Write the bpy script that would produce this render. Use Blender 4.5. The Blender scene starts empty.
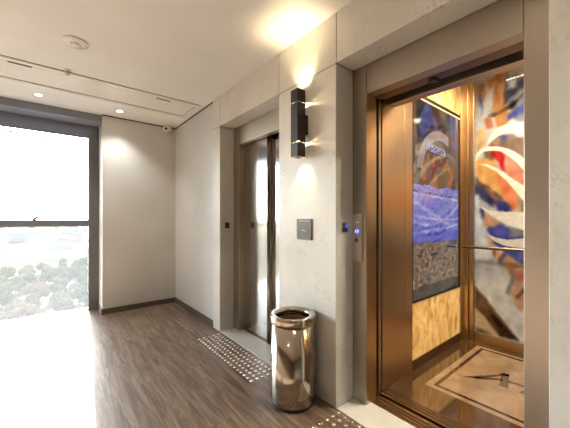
import bpy, bmesh, math, random
from mathutils import Vector, noise

S = bpy.context.scene
COL = S.collection
R = math.radians

# ------------------------------------------------------------------ camera
YAW = math.atan2(236.0, 293.0)
cam_data = bpy.data.cameras.new('camera')
cam_data.sensor_width = 36.0
cam_data.lens = 36.0 * 293.0 / 570.0
cam_data.shift_y = 5.0 / 570.0
cam_data.clip_end = 9000.0
cam_data.clip_start = 0.05
cam = bpy.data.objects.new('camera', cam_data)
cam.location = (0.0, 0.0, 1.3)
cam.rotation_euler = (R(90), 0.0, -YAW)
COL.objects.link(cam)
S.camera = cam

# ------------------------------------------------------------------ sky, sun, exposure
W = bpy.data.worlds.new('sky')
S.world = W
W.use_nodes = True
wn = W.node_tree.nodes
wn.clear()
w_out = wn.new('ShaderNodeOutputWorld')
w_bg = wn.new('ShaderNodeBackground')
w_sky = wn.new('ShaderNodeTexSky')
w_sky.sky_type = 'HOSEK_WILKIE'
w_sky.sun_direction = Vector((0.076, 1.0, 0.364)).normalized()
w_sky.turbidity = 2.6
w_sky.ground_albedo = 0.4
w_hs = wn.new('ShaderNodeHueSaturation')
w_hs.inputs['Saturation'].default_value = 0.6
W.node_tree.links.new(w_sky.outputs[0], w_hs.inputs['Color'])
W.node_tree.links.new(w_hs.outputs[0], w_bg.inputs[0])
W.node_tree.links.new(w_bg.outputs[0], w_out.inputs[0])
w_bg.inputs[1].default_value = 42.0

sun_data = bpy.data.lights.new('sun', 'SUN')
sun_data.energy = 38.0
sun_data.color = (0.94, 0.98, 1.0)
sun_data.angle = R(0.6)
sun = bpy.data.objects.new('sun', sun_data)
sun.rotation_euler = Vector((-0.076, -1.0, -0.364)).to_track_quat('-Z', 'Y').to_euler()
sun.location = (0.5, 20, 12)
COL.objects.link(sun)

S.view_settings.view_transform = 'Standard'
S.view_settings.look = 'None'
S.view_settings.gamma = 1.0
S.view_settings.use_curve_mapping = False
S.view_settings.exposure = 1.5
S.cycles.max_bounces = 12
S.cycles.diffuse_bounces = 6
S.cycles.glossy_bounces = 6
S.cycles.transparent_max_bounces = 12
S.cycles.sample_clamp_indirect = 30.0
S.cycles.caustics_reflective = False
S.cycles.caustics_refractive = False

# ------------------------------------------------------------------ helpers
def lin(c):
    o = []
    for v in c[:3]:
        v = v / 255.0
        o.append(v / 12.92 if v <= 0.04045 else ((v + 0.055) / 1.055) ** 2.4)
    return (o[0], o[1], o[2], 1.0)


def tag(o, label=None, cat=None, group=None, kind=None):
    if label: o['label'] = label
    if cat: o['category'] = cat
    if group: o['group'] = group
    if kind: o['kind'] = kind
    return o


def empty(name, loc, label=None, cat=None, group=None, kind=None, rz=0.0):
    o = bpy.data.objects.new(name, None)
    o.location = loc
    o.rotation_euler = (0, 0, rz)
    o.empty_display_size = 0.05
    COL.objects.link(o)
    return tag(o, label, cat, group, kind)


class MB:
    """collects shapes in world coordinates and links them as one mesh"""
    def __init__(self):
        self.bm = bmesh.new()
        self.mi = 0

    def _fin(self, faces, smooth=False):
        for f in faces:
            f.material_index = self.mi
            f.smooth = smooth

    def box(self, x0, x1, y0, y1, z0, z1):
        vs = [self.bm.verts.new(p) for p in ((x0, y0, z0), (x1, y0, z0), (x1, y1, z0), (x0, y1, z0),
                                             (x0, y0, z1), (x1, y0, z1), (x1, y1, z1), (x0, y1, z1))]
        fs = [self.bm.faces.new([vs[i] for i in q]) for q in
              ((0, 3, 2, 1), (4, 5, 6, 7), (0, 1, 5, 4), (1, 2, 6, 5), (2, 3, 7, 6), (3, 0, 4, 7))]
        self._fin(fs)
        return self

    def lathe(self, prof, c=(0, 0, 0), axis='Z', n=48, smooth=True, close=False):
        rings = []
        for r, h in prof:
            ring = []
            for i in range(n):
                a = 2 * math.pi * i / n
                ca, sa = r * math.cos(a), r * math.sin(a)
                p = {'Z': (ca, sa, h), 'X': (h, ca, sa), 'Y': (sa, h, ca)}[axis]
                ring.append(self.bm.verts.new((p[0] + c[0], p[1] + c[1], p[2] + c[2])))
            rings.append(ring)
        fs = []
        pairs = list(zip(rings[:-1], rings[1:]))
        if close: pairs.append((rings[-1], rings[0]))
        for a, b in pairs:
            for i in range(n):
                j = (i + 1) % n
                fs.append(self.bm.faces.new((a[i], a[j], b[j], b[i])))
        if not close:
            fs.append(self.bm.faces.new(rings[0][::-1]))
            fs.append(self.bm.faces.new(rings[-1]))
        self._fin(fs, smooth)
        return self

    def cyl(self, c, r, h, axis='Z', n=32, smooth=True):
        return self.lathe([(r, 0), (r, h)], c, axis, n, smooth)

    def prism(self, pts, axis, lo, hi):
        def P(u, v, w):
            return {'Z': (u, v, w), 'X': (w, u, v), 'Y': (u, w, v)}[axis]
        a = [self.bm.verts.new(P(u, v, lo)) for u, v in pts]
        b = [self.bm.verts.new(P(u, v, hi)) for u, v in pts]
        n = len(pts)
        fs = [self.bm.faces.new(a[::-1]), self.bm.faces.new(b)]
        for i in range(n):
            j = (i + 1) % n
            fs.append(self.bm.faces.new((a[i], a[j], b[j], b[i])))
        self._fin(fs)
        return self

    def tube(self, path, r, n=12):
        path = [Vector(p) for p in path]
        rings = []
        for k, p in enumerate(path):
            t = (path[min(k + 1, len(path) - 1)] - path[max(k - 1, 0)]).normalized()
            up = Vector((0, 0, 1)) if abs(t.z) < 0.9 else Vector((1, 0, 0))
            u = t.cross(up).normalized()
            v = u.cross(t)
            rr = r[k] if isinstance(r, (list, tuple)) else r
            rings.append([self.bm.verts.new(p + (u * math.cos(2 * math.pi * i / n) + v * math.sin(2 * math.pi * i / n)) * rr)
                          for i in range(n)])
        fs = []
        for a, b in zip(rings[:-1], rings[1:]):
            for i in range(n):
                j = (i + 1) % n
                fs.append(self.bm.faces.new((a[i], a[j], b[j], b[i])))
        fs.append(self.bm.faces.new(rings[0][::-1]))
        fs.append(self.bm.faces.new(rings[-1]))
        self._fin(fs, True)
        return self

    def build(self, name, mats, parent=None, bevel=0.0, seg=2):
        bmesh.ops.recalc_face_normals(self.bm, faces=self.bm.faces[:])
        me = bpy.data.meshes.new(name)
        off = Vector((0, 0, 0))
        if parent is not None:
            q = parent
            while q is not None:
                off += Vector(q.location)
                q = q.parent
            for v in self.bm.verts:
                v.co -= off
        self.bm.to_mesh(me)
        self.bm.free()
        for m in (mats if isinstance(mats, (list, tuple)) else [mats]):
            me.materials.append(m)
        o = bpy.data.objects.new(name, me)
        COL.objects.link(o)
        if parent is not None:
            o.parent = parent
        if bevel > 0:
            b = o.modifiers.new('bevel', 'BEVEL')
            b.width = bevel
            b.segments = seg
            b.limit_method = 'ANGLE'
            b.angle_limit = R(40)
            b.harden_normals = False
        return o


def recenter(o, c):
    """move the origin of a top-level mesh to c"""
    c = Vector(c)
    for v in o.data.vertices:
        v.co -= c
    o.location = c
    return o


# ------------------------------------------------------------------ materials
class NT:
    def __init__(self, name):
        self.m = bpy.data.materials.new(name)
        self.m.use_nodes = True
        self.t = self.m.node_tree
        self.t.nodes.clear()
        self.out = self.t.nodes.new('ShaderNodeOutputMaterial')

    def n(self, kind, **kw):
        nd = self.t.nodes.new('ShaderNode' + kind)
        for k, v in kw.items():
            if k in nd.inputs.keys():
                nd.inputs[k].default_value = v
            else:
                setattr(nd, k, v)
        return nd

    def l(self, a, b):
        self.t.links.new(a, b)
        return self

    def coords(self, scale=(1, 1, 1), loc=(0, 0, 0), kind='Object', rot=(0, 0, 0)):
        c = self.n('TexCoord')
        m = self.n('Mapping')
        m.inputs['Scale'].default_value = scale
        m.inputs['Location'].default_value = loc
        m.inputs['Rotation'].default_value = rot
        self.l(c.outputs[kind], m.inputs['Vector'])
        return m.outputs['Vector']

    def ramp(self, fac, stops, interp='LINEAR'):
        r = self.n('ValToRGB')
        r.color_ramp.interpolation = interp
        e = r.color_ramp.elements
        while len(e) > 1:
            e.remove(e[-1])
        e[0].position, e[0].color = stops[0][0], stops[0][1]
        for p, c in stops[1:]:
            k = e.new(p)
            k.color = c
        self.l(fac, r.inputs[0])
        return r.outputs[0]

    def mix(self, a, b, fac, mode='MIX'):
        m = self.n('Mix', data_type='RGBA', blend_type=mode)
        for s, v in ((m.inputs[0], fac), (m.inputs[6], a), (m.inputs[7], b)):
            if hasattr(v, 'is_output'):
                self.l(v, s)
            else:
                s.default_value = v
        return m.outputs[2]

    def bsdf(self, **kw):
        b = self.n('BsdfPrincipled')
        for k, v in kw.items():
            k = k.replace('_', ' ')
            if hasattr(v, 'is_output'):
                self.l(v, b.inputs[k])
            else:
                b.inputs[k].default_value = v
        self.l(b.outputs[0], self.out.inputs[0])
        return b

    def bump(self, h, strength=0.2, dist=0.002):
        b = self.n('Bump')
        b.inputs['Strength'].default_value = strength
        b.inputs['Distance'].default_value = dist
        self.l(h, b.inputs['Height'])
        return b.outputs[0]


def plain(name, rgb, rough=0.5, metal=0.0, emit=None, es=0.0, var=0.06, vscale=30.0, coat=0.0, spec=0.5):
    t = NT(name)
    c = lin(rgb)
    nz = t.n('TexNoise', Scale=vscale, Detail=3.0)
    t.l(t.coords(), nz.inputs['Vector'])
    col = t.ramp(nz.outputs[0], [(0.3, tuple(v * (1 - var) for v in c[:3]) + (1,)), (0.7, tuple(min(1, v * (1 + var)) for v in c[:3]) + (1,))])
    b = t.bsdf(Base_Color=col, Roughness=rough, Metallic=metal, Coat_Weight=coat, Specular_IOR_Level=spec)
    if emit:
        b.inputs['Emission Color'].default_value = lin(emit)
        b.inputs['Emission Strength'].default_value = es
    return t.m


def brushed(name, rgb, rough=0.28, stretch=(60, 60, 0.6), amount=0.12, aniso=0.0, bump=0.04):
    """brushed metal with streaks along the unscaled axis"""
    t = NT(name)
    c = lin(rgb)
    nz = t.n('TexNoise', Scale=6.0, Detail=5.0)
    t.l(t.coords(stretch), nz.inputs['Vector'])
    col = t.ramp(nz.outputs[0], [(0.3, tuple(v * (1 - amount) for v in c[:3]) + (1,)), (0.7, tuple(min(1, v * (1 + amount)) for v in c[:3]) + (1,))])
    mr = t.n('MapRange')
    mr.inputs[3].default_value = rough * 0.8
    mr.inputs[4].default_value = rough * 1.2
    t.l(nz.outputs[0], mr.inputs[0])
    b = t.bsdf(Base_Color=col, Metallic=1.0, Roughness=mr.outputs[0], Normal=t.bump(nz.outputs[0], bump, 0.001))
    if aniso:
        b.inputs['Anisotropic'].default_value = aniso
        tn = t.n('Tangent', direction_type='RADIAL', axis='Z')
        t.l(tn.outputs[0], b.inputs['Tangent'])
    return t.m


def m_stone():
    t = NT('pale_quartz')
    v = t.coords()
    n1 = t.n('TexNoise', Scale=1.6, Detail=6.0, Roughness=0.6)
    t.l(v, n1.inputs['Vector'])
    base = t.ramp(n1.outputs[0], [(0.3, lin((202, 200, 192))), (0.55, lin((216, 215, 209))), (0.75, lin((224, 224, 219)))])
    n2 = t.n('TexNoise', Scale=9.0, Detail=9.0, Roughness=0.62, Distortion=1.6)
    t.l(v, n2.inputs['Vector'])
    vein = t.ramp(n2.outputs[0], [(0.478, (0, 0, 0, 1)), (0.5, (0.55, 0.55, 0.55, 1)), (0.522, (0, 0, 0, 1))])
    n3 = t.n('TexNoise', Scale=5.0, Detail=3.0)
    t.l(v, n3.inputs['Vector'])
    gate = t.ramp(n3.outputs[0], [(0.47, (0, 0, 0, 1)), (0.66, (1, 1, 1, 1))])
    f = t.mix(vein, gate, 1.0, 'MULTIPLY')
    col = t.mix(base, lin((150, 141, 128)), f)
    t.bsdf(Base_Color=col, Roughness=0.42)
    return t.m


def m_floor():
    t = NT('walnut_planks')
    v = t.coords(rot=(0, 0, R(90)))
    br = t.n('TexBrick', Scale=1.0)
    br.inputs['Brick Width'].default_value = 1.25
    br.inputs['Row Height'].default_value = 0.185
    br.inputs['Mortar Size'].default_value = 0.0012
    br.inputs['Mortar Smooth'].default_value = 0.3
    br.inputs['Color1'].default_value = (0.0, 0.0, 0.0, 1)
    br.inputs['Color2'].default_value = (1.0, 1.0, 1.0, 1)
    br.inputs['Mortar'].default_value = (0.5, 0.5, 0.5, 1)
    br.offset = 0.37
    t.l(v, br.inputs['Vector'])
    # every plank gets its own slice of the grain
    cx = t.n('CombineXYZ')
    t.l(br.outputs['Color'], cx.inputs[2])
    sc = t.n('VectorMath', operation='SCALE')
    sc.inputs[3].default_value = 7.0
    t.l(cx.outputs[0], sc.inputs[0])
    st = t.coords((15.0, 1.3, 1.0))
    ad = t.n('VectorMath', operation='ADD')
    t.l(st, ad.inputs[0])
    t.l(sc.outputs[0], ad.inputs[1])
    g1 = t.n('TexNoise', Scale=1.5, Detail=7.0, Roughness=0.62, Distortion=1.2)
    t.l(ad.outputs[0], g1.inputs['Vector'])
    st2 = t.coords((90.0, 3.0, 1.0))
    ad2 = t.n('VectorMath', operation='ADD')
    t.l(st2, ad2.inputs[0])
    t.l(sc.outputs[0], ad2.inputs[1])
    g2 = t.n('TexNoise', Scale=1.2, Detail=4.0, Roughness=0.6)
    t.l(ad2.outputs[0], g2.inputs['Vector'])
    grain = t.ramp(g1.outputs[0], [(0.28, lin((70, 55, 44))), (0.44, lin((102, 84, 69))), (0.56, lin((126, 107, 90))), (0.74, lin((150, 131, 112)))])
    fine = t.ramp(g2.outputs[0], [(0.32, (0.6, 0.59, 0.58, 1)), (0.62, (1.14, 1.14, 1.14, 1))])
    c = t.mix(grain, fine, 0.5, 'MULTIPLY')
    tone = t.ramp(br.outputs['Color'], [(0.0, (0.95, 0.95, 0.95, 1)), (1.0, (1.05, 1.05, 1.05, 1))])
    c = t.mix(c, tone, 1.0, 'MULTIPLY')
    c = t.mix(c, lin((84, 71, 60)), br.outputs['Fac'])
    t.bsdf(Base_Color=c, Roughness=0.36, Normal=t.bump(g2.outputs[0], 0.12, 0.001))
    return t.m


def m_paint(name, rgb, rough=0.6, weave=False):
    t = NT(name)
    c = lin(rgb)
    n1 = t.n('TexNoise', Scale=2.0, Detail=5.0)
    t.l(t.coords(), n1.inputs['Vector'])
    col = t.ramp(n1.outputs[0], [(0.3, tuple(v * 0.96 for v in c[:3]) + (1,)), (0.7, tuple(min(1, v * 1.03) for v in c[:3]) + (1,))])
    n2 = t.n('TexNoise', Scale=180.0 if weave else 90.0, Detail=3.0)
    t.l(t.coords((1, 1, 0.3) if weave else (1, 1, 1)), n2.inputs['Vector'])
    t.bsdf(Base_Color=col, Roughness=rough, Normal=t.bump(n2.outputs[0], 0.15, 0.0008))
    return t.m


def m_marble(name, stops, rough=0.08, scale=3.0, vein=None):
    t = NT(name)
    v = t.coords()
    n1 = t.n('TexNoise', Scale=scale, Detail=8.0, Roughness=0.65, Distortion=0.8)
    t.l(v, n1.inputs['Vector'])
    c = t.ramp(n1.outputs[0], [(p, lin(k)) for p, k in stops])
    if vein:
        n2 = t.n('TexNoise', Scale=1.3, Detail=6.0, Distortion=1.0)
        t.l(v, n2.inputs['Vector'])
        f = t.ramp(n2.outputs[0], [(0.488, (0, 0, 0, 1)), (0.5, (0.7, 0.7, 0.7, 1)), (0.512, (0, 0, 0, 1))])
        c = t.mix(c, lin(vein), f)
    t.bsdf(Base_Color=c, Roughness=rough, IOR=2.3)
    return t.m


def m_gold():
    t = NT('glowing_gold_panel')
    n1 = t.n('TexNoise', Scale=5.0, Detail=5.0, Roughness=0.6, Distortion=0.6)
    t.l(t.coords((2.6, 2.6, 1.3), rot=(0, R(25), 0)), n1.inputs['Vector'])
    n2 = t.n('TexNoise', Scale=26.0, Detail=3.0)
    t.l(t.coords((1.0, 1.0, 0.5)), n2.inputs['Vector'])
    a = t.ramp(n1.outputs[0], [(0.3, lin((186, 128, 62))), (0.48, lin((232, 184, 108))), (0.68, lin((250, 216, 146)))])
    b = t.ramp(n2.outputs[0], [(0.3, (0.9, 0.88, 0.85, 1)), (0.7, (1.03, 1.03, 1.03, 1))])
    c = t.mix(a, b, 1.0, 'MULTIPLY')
    t.bsdf(Base_Color=c, Emission_Color=c, Emission_Strength=0.13, Roughness=0.38, Metallic=0.1, Normal=t.bump(n1.outputs[0], 0.25, 0.006))  # emission added so the gold glows as if lit from behind
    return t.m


def m_attr(name, rough=0.12, emit=0.0, base=1.0):
    t = NT(name)
    at = t.n('Attribute', attribute_name='Col')
    n2 = t.n('TexNoise', Scale=22.0, Detail=5.0)
    t.l(t.coords(), n2.inputs['Vector'])
    k = t.ramp(n2.outputs[0], [(0.3, (0.86 * base, 0.86 * base, 0.86 * base, 1)), (0.7, (1.05 * base,) * 3 + (1,))])
    c = t.mix(at.outputs['Color'], k, 1.0, 'MULTIPLY')
    b = t.bsdf(Base_Color=c, Roughness=rough)
    if emit:
        t.l(at.outputs['Color'], b.inputs['Emission Color'])
        b.inputs['Emission Strength'].default_value = emit
    return t.m


def m_glass(veil):
    """thin pane: clear, a mirror-like share and a translucent share added as a veil of haze"""
    t = NT('veiled_window_glass')
    tr = t.n('BsdfTransparent')
    gl = t.n('BsdfGlossy', Roughness=0.02)
    df = t.n('BsdfTranslucent')  # whitish share mixed in to imitate haze over the view
    df.inputs[0].default_value = (0.95, 0.95, 0.93, 1)
    fr = t.n('Fresnel', IOR=1.35)
    m1 = t.n('MixShader')
    m2 = t.n('MixShader')
    nz = t.n('TexNoise', Scale=3.0, Detail=6.0)
    t.l(t.coords(), nz.inputs['Vector'])
    mr = t.n('MapRange')
    mr.inputs[3].default_value = veil * 0.8
    mr.inputs[4].default_value = veil * 1.2
    t.l(nz.outputs[0], mr.inputs[0])
    t.l(fr.outputs[0], m1.inputs[0])
    t.l(tr.outputs[0], m1.inputs[1])
    t.l(gl.outputs[0], m1.inputs[2])
    t.l(mr.outputs[0], m2.inputs[0])
    t.l(m1.outputs[0], m2.inputs[1])
    t.l(df.outputs[0], m2.inputs[2])
    t.l(m2.outputs[0], t.out.inputs[0])
    return t.m


def m_cloth():
    t = NT('slate_blind_cloth')
    d = t.n('BsdfDiffuse')
    d.inputs[0].default_value = lin((128, 130, 140))
    r = t.n('BsdfTranslucent')
    nz = t.n('TexNoise', Scale=160.0, Detail=2.0)
    t.l(t.coords(), nz.inputs['Vector'])
    t.l(t.ramp(nz.outputs[0], [(0.3, lin((112, 114, 124))), (0.7, lin((136, 138, 148)))]), r.inputs[0])
    m = t.n('MixShader')
    m.inputs[0].default_value = 0.16
    t.l(d.outputs[0], m.inputs[1])
    t.l(r.outputs[0], m.inputs[2])
    t.l(m.outputs[0], t.out.inputs[0])
    return t.m


def emis(name, rgb, s):
    t = NT(name)
    e = t.n('Emission')
    e.inputs[0].default_value = lin(rgb)
    e.inputs[1].default_value = s
    t.l(e.outputs[0], t.out.inputs[0])
    return t.m


M = dict(
    stone=m_stone(), floor=m_floor(),
    ceil=m_paint('ceiling_paint', (226, 228, 226)),
    wall=m_paint('beige_wallpaper', (196, 196, 191), 0.55, True),
    wall_pale=m_paint('pale_grey_wallpaper', (202, 206, 206), 0.55, True),
    base=plain('brown_baseboard', (88, 79, 70), 0.45),
    shadow=plain('dark_reveal', (52, 47, 42), 0.8),
    alu=plain('grey_window_frame', (108, 110, 113), 0.45, 0.2),
    blind=m_paint('slate_pelmet', (124, 130, 144), 0.7, True), cloth=m_cloth(),
    steel=brushed('brushed_steel', (178, 167, 153), 0.38, amount=0.04, bump=0.015),
    steel_door=brushed('door_steel', (186, 180, 172), 0.13, bump=0.015),
    steel_bin=brushed('bin_steel', (176, 166, 153), 0.13, amount=0.05, aniso=0.3, bump=0.01),
    chrome=plain('polished_steel', (205, 198, 188), 0.1, 1.0, var=0.02),
    stud=plain('stud_steel', (222, 216, 206), 0.25, 1.0, var=0.02),
    bronze=brushed('bronze_steel', (192, 163, 122), 0.3, amount=0.05, bump=0.02),
    bronze_dark=brushed('dark_bronze_steel', (140, 114, 88), 0.32, amount=0.1),
    steel_dark=brushed('dark_steel', (112, 98, 82), 0.36, amount=0.04),
    sill=brushed('sill_steel', (150, 128, 104), 0.3, stretch=(60, 0.6, 60)),
    panel=m_paint('taupe_wall_panel', (122, 106, 92), 0.5),
    gap=plain('diffuser_shadow_line', (128, 118, 106), 0.8),
    satin=plain('satin_plate', (186, 178, 166), 0.42, 0.35),
    grout=plain('joint_shadow_grout', (104, 95, 84), 0.9),
    black=plain('black_rubber', (16, 15, 14), 0.6),
    dark=plain('dark_void_paint', (22, 20, 18), 0.9),
    lampblack=plain('charcoal_powder_coat', (34, 30, 26), 0.5),
    grey=plain('grey_plate', (88, 84, 82), 0.5),
    white=plain('white_plastic', (222, 223, 219), 0.4),
    whitep=plain('white_enamel', (232, 233, 229), 0.18, var=0.02),
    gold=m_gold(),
    mb_dark=m_marble('brown_marble', [(0.3, (52, 34, 21)), (0.5, (78, 53, 33)), (0.7, (104, 74, 48))], 0.06, 2.4),
    mb_beige=m_marble('beige_marble', [(0.25, (124, 97, 74)), (0.5, (152, 124, 97)), (0.7, (170, 142, 114)), (0.8, (130, 101, 76))], 0.14, 5.0),
    mb_mark=m_marble('dark_inlay_marble', [(0.3, (76, 56, 40)), (0.7, (104, 78, 56))], 0.1, 6.0),
    mb_line=m_marble('black_inlay_marble', [(0.3, (30, 20, 13)), (0.7, (46, 32, 22))], 0.08, 6.0),
    art=m_attr('printed_glass', 0.035, 0.0, 0.75),
    screen=m_attr('display_glass', 0.05, 0.28, 0.25),
    glass=m_glass(0.008),
    lamp=emis('lit_downlight', (255, 240, 214), 14.0),
    led=emis('warm_led', (255, 196, 128), 1.0),
    led_dot=emis('led_point', (255, 240, 214), 22.0),
    slit=emis('lit_slot', (255, 206, 140), 2.2),
    blue=emis('blue_display', (84, 100, 255), 0.45),
    bluew=emis('pale_blue_digits', (206, 214, 255), 0.9),
)

# ------------------------------------------------------------------ setting
XW = 1.535            # face of the elevator wall
ZC = 2.72             # ceiling
YB = 4.66             # back wall
YG = 5.08             # glazing
XL, YF = -2.6, -3.2   # left and front walls (out of view)


def struct(mb, name, mat, bevel=0.0, parent=None):
    o = mb.build(name, mat, parent, bevel)
    if parent is None:
        o['kind'] = 'structure'
    return o


struct(MB().box(XL, XW + 0.01, YF, 5.14, -0.1, 0.0), 'floor', M['floor'])
struct(MB().box(XL - 0.2, XW + 0.25, YF - 0.2, 5.2, ZC, ZC + 0.15), 'ceiling', M['ceil'])
struct(MB().box(XL - 0.15, XL, YF - 0.15, 5.2, -0.1, ZC), 'wall_left', M['panel'])
struct(MB().box(XL, XW + 0.2, YF - 0.15, YF, -0.1, ZC), 'wall_front', M['panel'])
struct(MB().box(0.565, XW + 0.25, YB, 5.2, -0.1, ZC), 'wall_back', M['wall'])
struct(MB().box(XW + 0.012, XW + 0.25, 3.29, YB, -0.1, ZC), 'wall_corner', M['wall_pale'])
struct(MB().box(0.553, XW + 0.012, YB - 0.014, YB, 0, 0.075).box(0.553, 0.565, YB - 0.014, 5.02, 0, 0.075), 'baseboard_back', M['base'], 0.002)
struct(MB().box(XW - 0.004, XW + 0.012, 3.292, YB - 0.014, 0, 0.075), 'baseboard_right', M['base'], 0.002)
struct(MB().box(0.56, XW + 0.012, YB - 0.006, YB, ZC - 0.014, ZC).box(XW + 0.006, XW + 0.012, 3.292, YB - 0.006, ZC - 0.014, ZC), 'trim_1', M['shadow'])  # dark strip painted as the shade of the gap under the ceiling

# stone cladding, slab by slab with open joints
XB = 1.72
g = 0.003
st = MB()
for (a, b) in ((3.10, 3.29), (1.99, 3.10), (1.345, 1.99), (0.25, 1.345), (-1.0, 0.25), (-2.2, -1.0), (YF, -2.2)):
    opening = (a, b) in ((1.99, 3.10), (0.25, 1.345))
    if not opening:
        st.box(XW, XB, a + g, b - g, 0.0, 2.37 - g)
    st.box(XW, XB, a + g, b - g, 2.37 + g, ZC)
stone = struct(st, 'wall_right', M['stone'], 0.0025)
gr = MB()
for (a, b) in ((3.10, 3.29), (1.345, 1.99), (-1.0, 0.25), (-2.2, -1.0), (YF, -2.2)):
    gr.box(XW + 0.004, XW + 0.03, a + 0.004, b - 0.004, 2.365, 2.375)
for y in (3.10, 1.99, 1.345, 0.25, -1.0, -2.2):
    gr.box(XW + 0.004, XW + 0.03, y - 0.005, y + 0.005, 2.376, ZC)
struct(gr, 'trim_2', M['grout'])
# stone thresholds in the two openings
struct(MB().box(XW, 1.775, 1.992, 3.098, -0.1, 0.004), 'floor_threshold_1', M['stone'], 0.001)
struct(MB().box(XW, 1.775, 0.252, 1.343, -0.1, 0.004), 'floor_threshold_2', M['stone'], 0.001)
# shaft behind the wall
sh = MB()
sh.box(XB, 4.3, 3.6, 3.75, -1.2, 3.6).box(XB, 4.3, -0.75, -0.6, -1.2, 3.6).box(4.15, 4.3, -0.6, 3.6, -1.2, 3.6)
sh.box(XB, 4.3, -0.6, 3.6, 3.45, 3.6).box(XB, 4.3, -0.6, 3.6, -1.2, -1.05).box(1.6, XB, -0.75, 3.75, -1.2, -0.1)
sh.box(XB, 1.76, 3.104, 3.75, -0.1, 3.6).box(XB, 1.76, 1.352, 1.985, -0.1, 3.6).box(XB, 1.76, -0.75, 0.245, -0.1, 3.6)
sh.box(XB, 1.76, 1.985, 3.104, 2.42, 3.6).box(XB, 1.76, 0.245, 1.352, 2.42, 3.6)
struct(sh, 'wall_shaft', M['dark'])

# window: four sashes wide, transom, blind
wr = empty('window_1', (-0.9, YG, 0.0), kind='structure')
fr = MB()
XS = [-2.55, -1.85, -0.70, 0.44]
fr.box(0.44, 0.565, 5.02, 5.14, 0, ZC)
for x in XS[1:3]:
    fr.box(x - 0.045, x + 0.045, 5.03, 5.13, 0, ZC)
fr.box(-2.6, -2.51, 5.03, 5.13, 0, ZC)
fr.box(-2.6, 0.44, 5.03, 5.13, 0, 0.012)
fr.box(-2.6, 0.44, 5.03, 5.13, 2.62, ZC)
struct(fr, 'window_frame', M['alu'], 0.003, wr)
struct(MB().box(-2.6, 0.44, 5.04, 5.12, 1.2, 1.29), 'transom', M['alu'], 0.003, wr)
struct(MB().box(-2.6, 0.44, 5.05, 5.084, 2.398, 2.416), 'glazing_bar', M['alu'], 0.001, wr)
hd = MB()
hd.lathe([(0.017, 0), (0.017, 0.018)], (-0.15, 5.065, 1.29), 'Z', 16)
hd.tube([(-0.15, 5.06, 1.305), (-0.12, 5.05, 1.322), (-0.06, 5.045, 1.33), (0.0, 5.045, 1.332)], [0.02, 0.016, 0.014, 0.012], 8)
struct(hd, 'window_handle', M['alu'], 0, wr)
struct(MB().box(-2.6, 0.44, 5.085, 5.091, 0.0, 2.7), 'glass', M['glass'], 0, wr)
# dark pelmet and drawn-up blind
struct(MB().box(XL, 0.565, 4.70, 5.03, 2.625, ZC), 'trim_3', M['blind'], 0.004)
bl = empty('roller_blind', (-1.0, 5.0, 2.45), 'slate grey roller blind pulled up above the tall window', 'blind')
MB().box(XL, 0.535, 4.985, 4.99, 2.455, 2.625).build('blind_cloth', M['cloth'], bl)
MB().box(XL, 0.535, 4.978, 4.997, 2.44, 2.458).build('bottom_bar', M['blind'], bl, 0.003)

# ------------------------------------------------------------------ outdoors
ZG = -30.0
def m_ground():
    t = NT('valley_ground')
    n1 = t.n('TexNoise', Scale=0.02, Detail=8.0, Roughness=0.65)
    t.l(t.coords(), n1.inputs['Vector'])
    c = t.ramp(n1.outputs[0], [(0.35, lin((40, 42, 32))), (0.5, lin((60, 58, 50))), (0.62, lin((80, 76, 68)))])
    t.bsdf(Base_Color=c, Roughness=1.0, Specular_IOR_Level=0.0)
    return t.m
def m_leaf(name, a, b):
    t = NT(name)
    n1 = t.n('TexNoise', Scale=2.2, Detail=6.0, Roughness=0.7)
    t.l(t.coords(), n1.inputs['Vector'])
    t.bsdf(Base_Color=t.ramp(n1.outputs[0], [(0.35, lin(a)), (0.65, lin(b))]), Roughness=1.0, Specular_IOR_Level=0.0)
    return t.m
gm = MB()
gm.box(-3000, 3000, 30, 6000, ZG - 1, ZG)
struct(gm, 'ground', m_ground())
leafs = [m_leaf('oak_leaves', (20, 22, 14), (52, 54, 38)), m_leaf('olive_leaves', (30, 30, 20), (60, 58, 44)), m_leaf('dry_leaves', (36, 31, 23), (70, 58, 46))]
bark = plain('bark', (96, 82, 68), 0.9)
rnd = random.Random(5)
protos = []
for k in range(5):
    bm = bmesh.new()
    rk = random.Random(40 + k)
    for j in range(9):
        c = Vector((rk.uniform(-2.4, 2.4), rk.uniform(-2.4, 2.4), 6.0 + rk.uniform(-1.6, 2.4)))
        ret = bmesh.ops.create_icosphere(bm, subdivisions=3, radius=rk.uniform(1.4, 2.4))
        for v in ret['verts']:
            d = 1 + 0.35 * noise.noise(v.co * 0.9 + c) + 0.25 * noise.noise(v.co * 2.6 + c)
            v.co = v.co * d + c
    me = bpy.data.meshes.new('tree_crown')
    bm.to_mesh(me); bm.free()
    me.materials.append(leafs[k % 3])
    tm = MB().tube([(0, 0, 0), (0.1, 0, 2.5), (0, 0.1, 5.5)], [0.4, 0.3, 0.2], 8)
    mt = bpy.data.meshes.new('tree_trunk')
    tm.bm.to_mesh(mt); tm.bm.free()
    mt.materials.append(bark)
    protos.append((me, mt))
spots = []
def free(x, y, r):
    if any((x - a) ** 2 + (y - b) ** 2 < (r + c) ** 2 for a, b, c in spots):
        return False
    spots.append((x, y, r))
    return True
i = -1
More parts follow.
